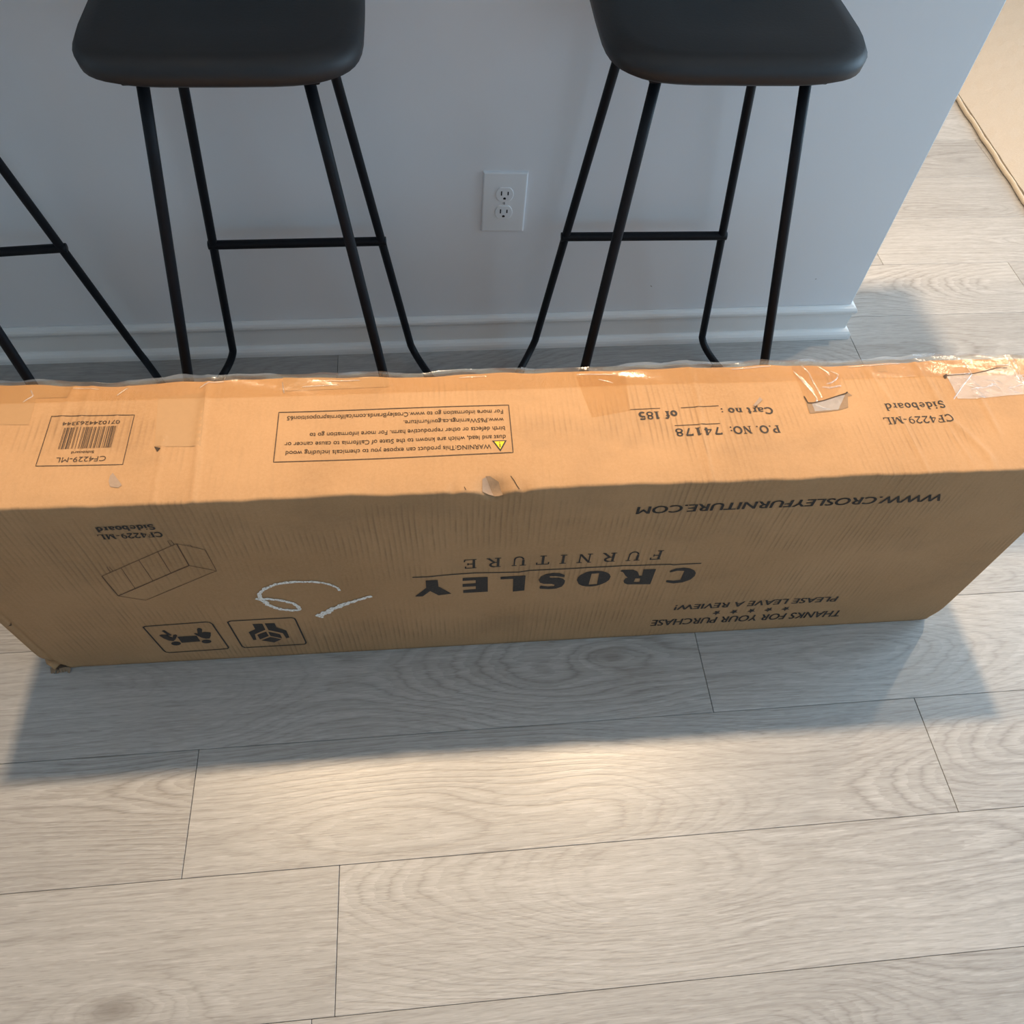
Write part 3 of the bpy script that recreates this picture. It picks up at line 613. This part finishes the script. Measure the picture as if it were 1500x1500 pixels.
def text(name, s, mp, ur, ul, base, top, mat, parent, bold=0.0, off=0.0006, ulift=0.0):
    """sans text rotated half a turn: starts at ur, ends at ul; base -> top is the cap height"""
    V, Fc = text_mesh(s)
    if bold:                                                   # heavier weight: the same outlines nudged sideways
        n = len(V); V = [(x + dx, y) for dx in (-bold, bold) for x, y in V]; Fc = Fc + [tuple(i + n for i in f) for f in Fc]
    x0 = min(v[0] for v in V); x1 = max(v[0] for v in V)
    out = []
    for (x, y) in V:
        f = (x - x0) / (x1 - x0)
        out.append(mp(ur + (ul - ur) * f, base + (top - base) * y / CAPH + ulift * f, off))
    return obj(name, out, Fc, mat, parent)
# ---- a small serif alphabet built from strokes (cap height 1)
def arc(cx, cy, rx, ry, a0, a1, n=14): return [(cx + rx * math.cos(math.radians(a0 + (a1 - a0) * i / n)), cy + ry * math.sin(math.radians(a0 + (a1 - a0) * i / n))) for i in range(n + 1)]
def ser(x, y, w_=0.30): return ([(x - w_ / 2, y), (x + w_ / 2, y)], 't')
GL = {
 'C': (0.74, [(arc(.40, .5, .33, .46, 50, 310), 'T'), ([(.66, .72), (.66, .98)], 't'), ([(.66, .28), (.66, .02)], 't')]),
 'F': (0.66, [([(.16, 0), (.16, 1)], 'T'), ([(.02, .97), (.60, .97)], 't'), ([(.59, .99), (.59, .74)], 't'), ([(.16, .52), (.46, .52)], 't'), ([(.46, .64), (.46, .40)], 't'), ser(.17, .03, .32)]),
 'E': (0.70, [([(.16, 0), (.16, 1)], 'T'), ([(.02, .97), (.60, .97)], 't'), ([(.59, .99), (.59, .76)], 't'), ([(.16, .52), (.46, .52)], 't'), ([(.46, .63), (.46, .41)], 't'), ([(.02, .03), (.62, .03)], 't'), ([(.62, .01), (.65, .26)], 't')]),
 'R': (0.76, [([(.16, 0), (.16, 1)], 'T'), ([(.02, .97), (.36, .97)], 't'), (arc(.34, .74, .22, .23, 90, -90), 'T'), ([(.16, .5), (.36, .5)], 't'), ([(.34, .5), (.66, .03)], 'T'), ser(.17, .03, .32), ([(.58, .03), (.76, .03)], 't')]),
 'U': (0.82, [([(.17, 1), (.17, .36)], 'T'), (arc(.40, .32, .23, .30, 180, 360), 'm'), ([(.63, .32), (.63, 1)], 't'), ser(.17, .97, .32), ser(.63, .97, .26)]),
 'N': (0.84, [([(.16, 0), (.16, 1)], 't'), ([(.14, .98), (.66, .02)], 'T'), ([(.66, 0), (.66, 1)], 't'), ser(.12, .97, .2), ser(.16, .03, .28), ser(.66, .97, .28)]),
 'I': (0.40, [([(.2, 0), (.2, 1)], 'T'), ser(.2, .97, .34), ser(.2, .03, .34)]),
 'T': (0.72, [([(.36, 0), (.36, 1)], 'T'), ([(.04, .97), (.68, .97)], 't'), ([(.05, .99), (.05, .74)], 't'), ([(.67, .99), (.67, .74)], 't'), ser(.36, .03, .34)]),
 'P': (0.68, [([(.16, 0), (.16, 1)], 'T'), ([(.02, .97), (.36, .97)], 't'), (arc(.34, .72, .23, .25, 90, -90), 'T'), ([(.16, .47), (.36, .47)], 't'), ser(.17, .03, .34)]),
 'O': (0.82, [(arc(.40, .5, .33, .46, 0, 360, 24), 'T')]),
 'M': (0.98, [([(.16, 0), (.16, 1)], 't'), ([(.15, .98), (.46, .05)], 'T'), ([(.46, .05), (.77, .98)], 't'), ([(.78, 0), (.78, 1)], 'T'), ser(.12, .97, .2), ser(.82, .97, .2), ser(.16, .03, .26), ser(.78, .03, .30)]),
 'L': (0.66, [([(.16, 0), (.16, 1)], 'T'), ser(.17, .97, .32), ([(.02, .03), (.60, .03)], 't'), ([(.59, .01), (.62, .28)], 't')]),
 'S': (0.58, [(arc(.28, .73, .20, .23, 30, 250) + arc(.29, .26, .21, .23, 80, -150), 'T'), ([(.48, .74), (.48, .97)], 't'), ([(.08, .26), (.08, .03)], 't')]),
 '-': (0.40, [([(.04, .36), (.34, .36)], 'm')]),
 '.': (0.28, [([(.12, .0), (.12, .15)], 'D')]), ':': (0.30, [([(.13, .0), (.13, .15)], 'D'), ([(.13, .45), (.13, .60)], 'D')]), ' ': (0.30, []),
 '4': (0.62, [([(.42, 0), (.42, 1)], 'T'), ([(.42, .98), (.04, .32)], 't'), ([(.02, .29), (.58, .29)], 'm')]),
 '2': (0.60, [(arc(.29, .72, .21, .25, 165, -35), 'T'), ([(.46, .58), (.06, .06)], 'm'), ([(.04, .06), (.54, .06)], 'T')]),
 '9': (0.60, [(arc(.28, .67, .20, .29, 0, 360, 20), 'm'), ([(.48, .67), (.46, .40), (.36, .14), (.14, .02)], 'm')]),
 '7': (0.58, [([(.05, .92), (.54, .92)], 'T'), ([(.52, .92), (.24, 0)], 'm'), ([(.05, .99), (.05, .74)], 't')]),
 '1': (0.52, [([(.27, 0), (.27, 1)], 'T'), ([(.28, .96), (.10, .84)], 't'), ser(.27, .03, .38)]),
 '8': (0.60, [(arc(.29, .74, .18, .22, 0, 360, 20), 'm'), (arc(.29, .27, .22, .24, 0, 360, 20), 'm')]),
 '5': (0.60, [([(.10, .94), (.50, .94)], 'T'), ([(.11, .98), (.09, .52)], 't'), (arc(.26, .32, .22, .29, 125, -140), 'T')]),
 'i': (0.32, [([(.16, 0), (.16, .64)], 'T'), ([(.03, .62), (.16, .62)], 't'), ser(.16, .03, .28), ([(.16, .82), (.16, .97)], 'D')]),
 'd': (0.60, [([(.44, 0), (.44, 1)], 'T'), ([(.30, .97), (.44, .97)], 't'), (arc(.25, .32, .19, .30, 60, 330), 'T'), ([(.44, .03), (.57, .03)], 't')]),
 'b': (0.60, [([(.14, 0), (.14, 1)], 'T'), ([(.01, .97), (.14, .97)], 't'), (arc(.33, .32, .19, .30, 130, -140), 'T')]),
 'e': (0.54, [(arc(.27, .32, .20, .30, 5, 320), 'm'), ([(.07, .36), (.47, .36)], 't')]),
 'o': (0.58, [(arc(.28, .32, .20, .30, 0, 360, 20), 'T')]),
 'a': (0.54, [(arc(.24, .47, .16, .15, 160, 0), 'm'), ([(.40, .50), (.40, .06), (.50, .02)], 'T'), (arc(.22, .18, .17, .16, 40, 330), 'm')]),
 'r': (0.46, [([(.16, 0), (.16, .64)], 'T'), ([(.02, .62), (.16, .62)], 't'), ([(.16, .42), (.26, .58), (.40, .58)], 'm'), ser(.17, .03, .32)]),
 't': (0.40, [([(.18, .90), (.18, .12), (.26, .03), (.36, .08)], 'T'), ([(.02, .62), (.36, .62)], 't')]),
 'n': (0.64, [([(.15, 0), (.15, .64)], 'T'), ([(.01, .62), (.15, .62)], 't'), ([(.15, .46), (.28, .61), (.42, .55), (.46, .40)], 'm'), ([(.46, .42), (.46, 0)], 'T'), ser(.15, .03, .26), ser(.47, .03, .26)]),
 'f': (0.42, [([(.18, 0), (.18, .80), (.26, .96), (.42, .90)], 'T'), ([(.02, .62), (.36, .62)], 't'), ser(.18, .03, .32)]),
}
def serif(name, s, mp, ur, ul, base, top, mat, parent, thick=0.15, gap=0.06, off=0.0006, blift=0.0):
    WD = {'T': thick, 'm': thick * 0.72, 't': 0.06 + thick * 0.10, 'D': 0.15}
    adv = sum(GL[c][0] + gap for c in s) - gap
    V = []; Fc = []; x = 0.0
    for c in s:
        for pts, k in GL[c][1]:
            v, f = ribbon2d(pts, WD[k], False, 0.2); b = len(V)
            for p in v:
                q = (x + p[0]) / adv
                V.append(mp(ur + (ul - ur) * q, base + (top - base) * p[1] + blift * q, off))
            Fc += [tuple(i + b for i in t) for t in f]
        x += GL[c][0] + gap
    return obj(name, V, Fc, mat, parent)

def joined(name, items, mat, parent):
    """several printed shapes of one mark as one mesh"""
    V = []; Fc = []
    for o in items:
        b = len(V); V += [v.co[:] for v in o.data.vertices]; Fc += [tuple(i + b for i in p.vertices) for p in o.data.polygons]
        me = o.data; bpy.data.objects.remove(o); bpy.data.meshes.remove(me)
    return obj(name, V, Fc, mat, parent)

# brand wordmark, rule and second word
logo = joined('brand_wordmark', [poly('t', [G[k]] + ([G[k + 'h']] if k + 'h' in G else []), on_front, None, None) for k in 'CROSLEY'], M['ink'], carton)
strokes('printed_rule', [(G['rule'], 0.0024)], on_front, M['ink'], logo)
serif('printed_word', 'FURNITURE', on_front, 0.9960, 0.6955, 0.3020, 0.2765, M['ink'], logo, 0.13, 0.50)
text('web_address', 'WWW.CROSLEYFURNITURE.COM', on_front, 1.3775, 0.9345, 0.4190, 0.4020, M['ink'], carton, 0.022)
th = text('thank_you_text', 'THANKS FOR YOUR PURCHASE', on_front, 1.3725, 1.0240, 0.0615, 0.0385, M['ink'], carton, 0.022, ulift=0.003)
text('printed_line', 'PLEASE LEAVE A REVIEW!', on_front, 1.3430, 1.0535, 0.1165, 0.0985, M['ink'], th, 0.022, ulift=0.002)
for k in range(5):
    c = (1.2600 - 0.0312 * k, 0.0805)
    pts = [(c[0] + (0.0078 if i % 2 == 0 else 0.0032) * math.sin(math.pi * i / 5), c[1] - (0.0098 if i % 2 == 0 else 0.0042) * math.cos(math.pi * i / 5)) for i in range(10)]
    poly('star', [pts], on_front, M['ink'], th)
mt = serif('model_text', 'CF4229-ML', on_front, 0.2998, 0.2188, 0.4080, 0.3968, M['ink'], carton, 0.20, 0.05)
serif('printed_line', 'Sideboard', on_front, 0.2957, 0.2222, 0.4262, 0.4148, M['ink'], mt, 0.20, 0.05, blift=-0.0015)
strokes('sideboard_drawing', [(G['d0'], 0.0017)] + [(G['d%d' % i], 0.0009) for i in range(1, 10)], on_front, M['inkline'], carton)
def inset_border(name, pts, parent): return strokes(name, [(pts, 0.0026, True)], on_front, M['ink'], parent)
p0 = inset_border('team_lift_symbol', G['i0b'], carton)
poly('crate', [G['i0c']], on_front, M['ink'], p0)
for a, b in (('i0l', 'i0h1'), ('i0r', 'i0h2')):
    joined('lifting_figure', [poly('t', [G[a]], on_front, None, None), poly('t', [G[b]], on_front, None, None)], M['ink'], p0)
p1 = inset_border('careful_hands_symbol', G['i1b'], carton)
poly('hand', [G['i1l']], on_front, M['ink'], p1); poly('hand', [G['i1r']], on_front, M['ink'], p1)
joined('cube', [poly('t', [G[k]], on_front, None, None) for k in ('i1f1', 'i1f2', 'i1f3')], M['ink'], p1)
# chalk scrawl
def chalkmark(name, pts, wd, taper, seed):
    v, f = ribbon2d(pts, wd, False, 0.0028, 0.40, seed, taper)
    return obj(name, [on_front(p[0], p[1], 0.0009) for p in v], f, M['chalk'], carton)
chalkmark('chalk_mark', G['k1'], 0.0062, (0.7, 1.2), 3); chalkmark('chalk_mark', G['k2'], 0.0085, (0.6, 1.5), 5)

# top panel print
bc = strokes('barcode_panel', [([(0.1540, 0.0655), (0.2615, 0.0635), (0.2613, 0.1470), (0.1536, 0.1495)], 0.0011, True)], on_top, M['inkfine'], carton)
LC = ['0001101', '0011001', '0010011', '0111101', '0100011', '0110001', '0101111', '0111011', '0110111', '0001011']
GC = ['0100111', '0110011', '0011011', '0100001', '0011101', '0111001', '0000101', '0010001', '0001001', '0010111']
num = '0710244263344'
bits = '101' + ''.join(LC[int(c)] if i in (0, 1, 2, 3, 4, 5) else '' for i, c in enumerate(num[1:7])) + '01010' + ''.join(''.join('1' if b == '0' else '0' for b in LC[int(c)]) for c in num[7:13]) + '101'
BU0, BU1 = 0.2413, 0.1748
V = []; Fc = []; mw = (BU0 - BU1) / len(bits); i = 0
while i < len(bits):
    if bits[i] == '1':
        j = i
        while j < len(bits) and bits[j] == '1': j += 1
        a, b = BU0 - i * mw, BU0 - j * mw; n0 = len(V)
        for t in range(6):
            vv = 0.0925 + (0.1285 - 0.0925) * t / 5; V += [on_top(a, vv), on_top(b, vv)]
        Fc += [(n0 + 2 * t, n0 + 2 * t + 1, n0 + 2 * t + 3, n0 + 2 * t + 2) for t in range(5)]; i = j
    else: i += 1
obj('bars', V, Fc, M['inkfine'], bc)
text('digits', num, on_top, 0.2447, 0.1709, 0.1383, 0.1325, M['inkfine'], bc, 0.012)
text('printed_line', 'CF4229-ML', on_top, 0.2385, 0.1765, 0.0785, 0.0705, M['inkfine'], bc, 0.0)
text('printed_line', 'Sideboard', on_top, 0.2214, 0.1930, 0.0880, 0.0840, M['inkfine'], bc, 0.012)
wp = strokes('warning_panel', [([(0.4522, 0.0588), (0.7662, 0.0596), (0.7668, 0.1450), (0.4515, 0.1458)], 0.0014, True)], on_top, M['inkfine'], carton)
for (s, ur, ul, c) in (('WARNING:This product can expose you to chemicals including wood', .7375, .4663, .0715), ('dust and lead, which are known to the State of California to cause cancer or', .7585, .4637, .0868), ('birth defects or other reproductive harm. For more information go to', .7585, .4955, .1022), ('www.P65Warnings.ca.gov/furniture.', .7580, .6208, .1177), ('For more information go to www.CrosleyBrands.com/californiaproposition65', .7582, .4632, .1330)):
    text('printed_line', s, on_top, ur, ul, c + 0.0037, c - 0.0036, M['inkfine'], wp, 0.010, ulift=0.0018)
tri = poly('warning_triangle', [[(0.7395, 0.0812), (0.7592, 0.0808), (0.7494, 0.0620)]], on_top, M['ink'], wp, 0.0005)
poly('triangle_fill', [[(0.7424, 0.0794), (0.7563, 0.0791), (0.7494, 0.0658)]], on_top, M['yellow'], tri, 0.0007)
strokes('exclamation_mark', [([(0.7493, 0.0688), (0.7494, 0.0752)], 0.0013), ([(0.7494, 0.0766), (0.7494, 0.0782)], 0.0014)], on_top, M['ink'], tri, 0.0009)
od = serif('order_text', 'P.O. NO:', on_top, 1.1408, 1.0690, 0.0905, 0.0775, M['ink'], carton, 0.18, 0.05)
serif('printed_line', '74178', on_top, 1.0582, 0.9925, 0.0905, 0.0775, M['ink'], od, 0.20, 0.16)
serif('printed_line', 'Cart no :', on_top, 1.1404, 1.0640, 0.1245, 0.1125, M['ink'], od, 0.18, 0.05)
serif('printed_line', 'of 185', on_top, 1.0018, 0.9465, 0.1228, 0.1095, M['ink'], od, 0.20, 0.05)
for br in ([(0.9938, 0.0962), (1.0583, 0.0968)], [(1.0092, 0.1280), (1.0640, 0.1296)], [(0.9368, 0.1286), (0.9798, 0.1287)]): strokes('blank_rule', [(br, 0.0011)], on_top, M['inkfine'], od)
m2 = serif('model_text', 'CF4229-ML', on_top, 1.3998, 1.2975, 0.1005, 0.0880, M['ink'], carton, 0.14, 0.06)
serif('printed_line', 'Sideboard', on_top, 1.3968, 1.3080, 0.1260, 0.1130, M['ink'], m2, 0.14, 0.08)

# ---- tape, tears and scars
def patch(name, pts, mat, off=0.0005, parent=None, step=0.010, mp=on_top):
    """polygon on the skin, finely cut so that it follows every crease"""
    L = [Vector((p[0], p[1], 0)) for p in pts]
    bm = bmesh.new(); vs = [bm.verts.new(p) for p in L]
    for t in tessellate_polygon([L]): 
        try: bm.faces.new([vs[i] for i in t])
        except ValueError: pass
    for _ in range(5):
        long_ = [e for e in bm.edges if e.calc_length() > step]
        if not long_: break
        bmesh.ops.subdivide_edges(bm, edges=long_, cuts=1, use_grid_fill=False)
        bmesh.ops.triangulate(bm, faces=bm.faces[:])
    for v in bm.verts: v.co = Vector(mp(v.co.x, v.co.y, off))
    return bmo(name, bm, mat, parent or carton, smooth=True)
def strip_patch(name, u0, u1, v0, v1, mat, off, nu=None, ripple=0.0, parent=None):
    nu = nu or max(2, int((u1 - u0) / 0.006)); nv = max(2, int((v1 - v0) / 0.004)); V = []
    for j in range(nv + 1):
        for i in range(nu + 1):
            u = u0 + (u1 - u0) * i / nu; v = v0 + (v1 - v0) * j / nv
            p = on_top(u, min(v, BW), off); ov = max(0, v - BW)
            V.append((p[0], p[1] + ov, p[2] + ripple * wob(u * 2.2 + v * 9, 1.7) * (0.3 + j / nv)))
    Fc = [(j * (nu + 1) + i, j * (nu + 1) + i + 1, (j + 1) * (nu + 1) + i + 1, (j + 1) * (nu + 1) + i) for j in range(nv) for i in range(nu)]
    return obj(name, V, Fc, mat, parent or carton, smooth=True)
def wrinkle(pts, wd=0.0016, h=0.0012, parent=None, mat=None):
    """raised fold of clear tape"""
    v, _f = ribbon2d(pts, wd, False, 0.005)
    n = len(v) // 2; V = []; Fc = []
    for i in range(n):
        a, b = v[2 * i], v[2 * i + 1]; m = (np.array(a) + np.array(b)) / 2
        e = 1.0 if 0 < i < n - 1 else 0.15
        pa, pm, pb = on_top(a[0], a[1], 0.0010), on_top(m[0], m[1], 0.0010 + h * e), on_top(b[0], b[1], 0.0010)
        V += [pa, pm, pb]
    for i in range(n - 1):
        for k in (0, 1): Fc.append((3 * i + k, 3 * i + k + 1, 3 * i + k + 4, 3 * i + k + 3))
    return obj('tape_wrinkle', V, Fc, mat or M['film'], parent or carton, smooth=True)
# clear tape along the back edge, folded over and standing proud of it
et = strip_patch('edge_tape', U0 + 0.01, U1 - 0.005, BW - 0.034, BW + 0.004, M['tape'], 0.0014, ripple=0.0012)
et['label'] = 'clear packing tape along the back edge'
def fold(u0, u1, vb, h):
    nu = int((u1 - u0) / 0.006); V = []; Fc = []
    for i in range(nu + 1):
        u = u0 + (u1 - u0) * i / nu
        p = on_top(u, BW, 0.0)
        for k in range(4):
            t = k / 3
            V.append((p[0], p[1] + vb + 0.006 * t + 0.003 * wob(u * 1.7 + t, 3), p[2] - 0.006 + h * t * (0.8 + 0.35 * wob(u * 2.6, 5))))
    for i in range(nu):
        for k in range(3): Fc.append((i * 4 + k, (i + 1) * 4 + k, (i + 1) * 4 + k + 1, i * 4 + k + 1))
    return obj('tape_fold', V, Fc, M['film'], et, smooth=True)
fold(U0 + 0.02, 0.62, 0.001, 0.009); fold(0.62, 0.79, 0.001, 0.007); fold(0.79, 1.00, 0.001, 0.009); fold(1.0, U1 - 0.01, 0.002, 0.010)
for pts in ([(0.170, 0.200), (0.205, 0.1985)], [(0.243, 0.1995), (0.231, 0.183)], [(0.340, 0.194), (0.352, 0.203), (0.372, 0.203)], [(0.48, 0.190), (0.53, 0.1925)], [(0.51, 0.2), (0.56, 0.1995)], [(0.452, 0.1985), (0.456, 0.180)], [(0.115, 0.197), (0.121, 0.187), (0.110, 0.176)], [(0.87, 0.199), (0.93, 0.197)], [(0.90, 0.188), (0.92, 0.180)], [(0.70, 0.199), (0.74, 0.2005)], [(1.10, 0.201), (1.16, 0.2025)], [(1.28, 0.2015), (1.36, 0.2035)]):
    wrinkle(pts, 0.0020, 0.0014, et)
# older brown tape residue and clear tape squares
patch('tape_residue', G['p5patch'], M['stain'], 0.0004); patch('tape_residue', G['p5left'], M['stain'], 0.0004)
patch('tape_residue', [(0.452, 0.207), (0.60, 0.205), (0.60, 0.186), (0.452, 0.184)], M['stain'], 0.0004)
patch('tape_residue', [(1.318, 0.205), (1.338, 0.205), (1.336, 0.188), (1.322, 0.188)], M['stain'], 0.0004)
cp = patch('clear_tape_square', G['p7patch'], M['tape'], 0.0008)
# torn hand hole on the right, tape pulled into it
tn = patch('torn_hole', G['t5a'], M['tear'], 0.0006); tn['label'] = 'tear in the top showing paler inner ply'
patch('pulled_tape', G['t5tape'], M['tape'], 0.0010, tn); patch('inner_tape', G['t5b'], M['haze'], 0.0012, tn)
strokes('torn_edge', [(G['t5dark'], 0.0020)], on_top, M['hole'], tn, 0.0013)
for i in range(7): wrinkle(G['t5s%d' % i], 0.0024, 0.0020, tn)
# cloudy torn tape at the right end
cl = patch('torn_tape_patch', G['t6'], M['haze'], 0.0010)
strokes('cut_line', [(G['t6cut'], 0.0012)], on_top, M['hole'], cl, 0.0016); poly('puncture', [G['t6hole']], on_top, M['hole'], cl, 0.0016)
for i in (0, 2, 3, 4, 5): wrinkle(G['t6s%d' % i], 0.0024, 0.0022, cl)
rs_ = random.Random(11)
for i in range(26):
    u, v = rs_.uniform(1.44, 1.53), rs_.uniform(0.134, 0.172); a = rs_.uniform(-0.9, 0.3); l = rs_.uniform(.006, .02)
    wrinkle([(u, v), (u + l * math.cos(a), v + l * math.sin(a))], 0.0016, 0.0014, cl)
# nick in the front edge, small holes
nk = patch('edge_nick', G['qwhite'], M['pale'], 0.0006); nk['label'] = 'pale torn paper at the dented front edge'
patch('folded_flap', G['qflap'], M['tear'], 0.0010, nk)
for cr in ([(0.7600, 0.021), (0.7640, 0.014), (0.7668, 0.008), (0.7700, 0.003)], [(0.6985, 0.0075), (0.7005, 0.003)]): strokes('crack', [(cr, 0.0009)], on_top, M['hole'], nk, 0.0010)
patch('scuffed_hole', G['p5hole'], M['pale'], 0.0006); poly('small_tear', [G['p5tri']], on_top, M['hole'], carton, 0.0007)
fp = patch('lifted_flap', G['p7hole'], M['pale'], 0.0010)
poly('puncture', [[(1.1195, 0.1285), (1.1150, 0.1255), (1.1168, 0.1235), (1.1205, 0.1262)]], on_top, M['hole'], fp, 0.0014)
# crushed lower left corner
V = []; Fc = []
rc_ = random.Random(5)
for k in range(7):
    u = U0 + 0.004 + k * 0.0045; z = 0.004 + rc_.uniform(0, .004); b = len(V)
    V += [(u, -0.001, z), (u + 0.006, -0.001, z - 0.001), (u + 0.005, -0.007 - rc_.uniform(0, .004), max(0.0008, z - 0.004)), (u + 0.001, -0.006 - rc_.uniform(0, .004), 0.0010)]
    Fc.append((b, b + 1, b + 2, b + 3))
cc = obj('crushed_corner', V, Fc, M['tear'], carton)
poly('torn_gap', [[(-0.008, 0.006), (0.002, 0.0085), (0.014, 0.0065), (0.006, 0.0025), (-0.004, 0.0015)]], on_front, M['hole'], cc, 0.0012)
poly('side_tear', [[(-0.004, 0.167), (0.0015, 0.170), (0.0045, 0.176), (0.002, 0.167)]], on_front, M['hole'], carton, 0.0010)
strokes('side_tear', [([(-0.006, 0.030), (0.001, 0.032), (0.006, 0.031)], 0.002)], on_front, M['hole'], carton, 0.0010)
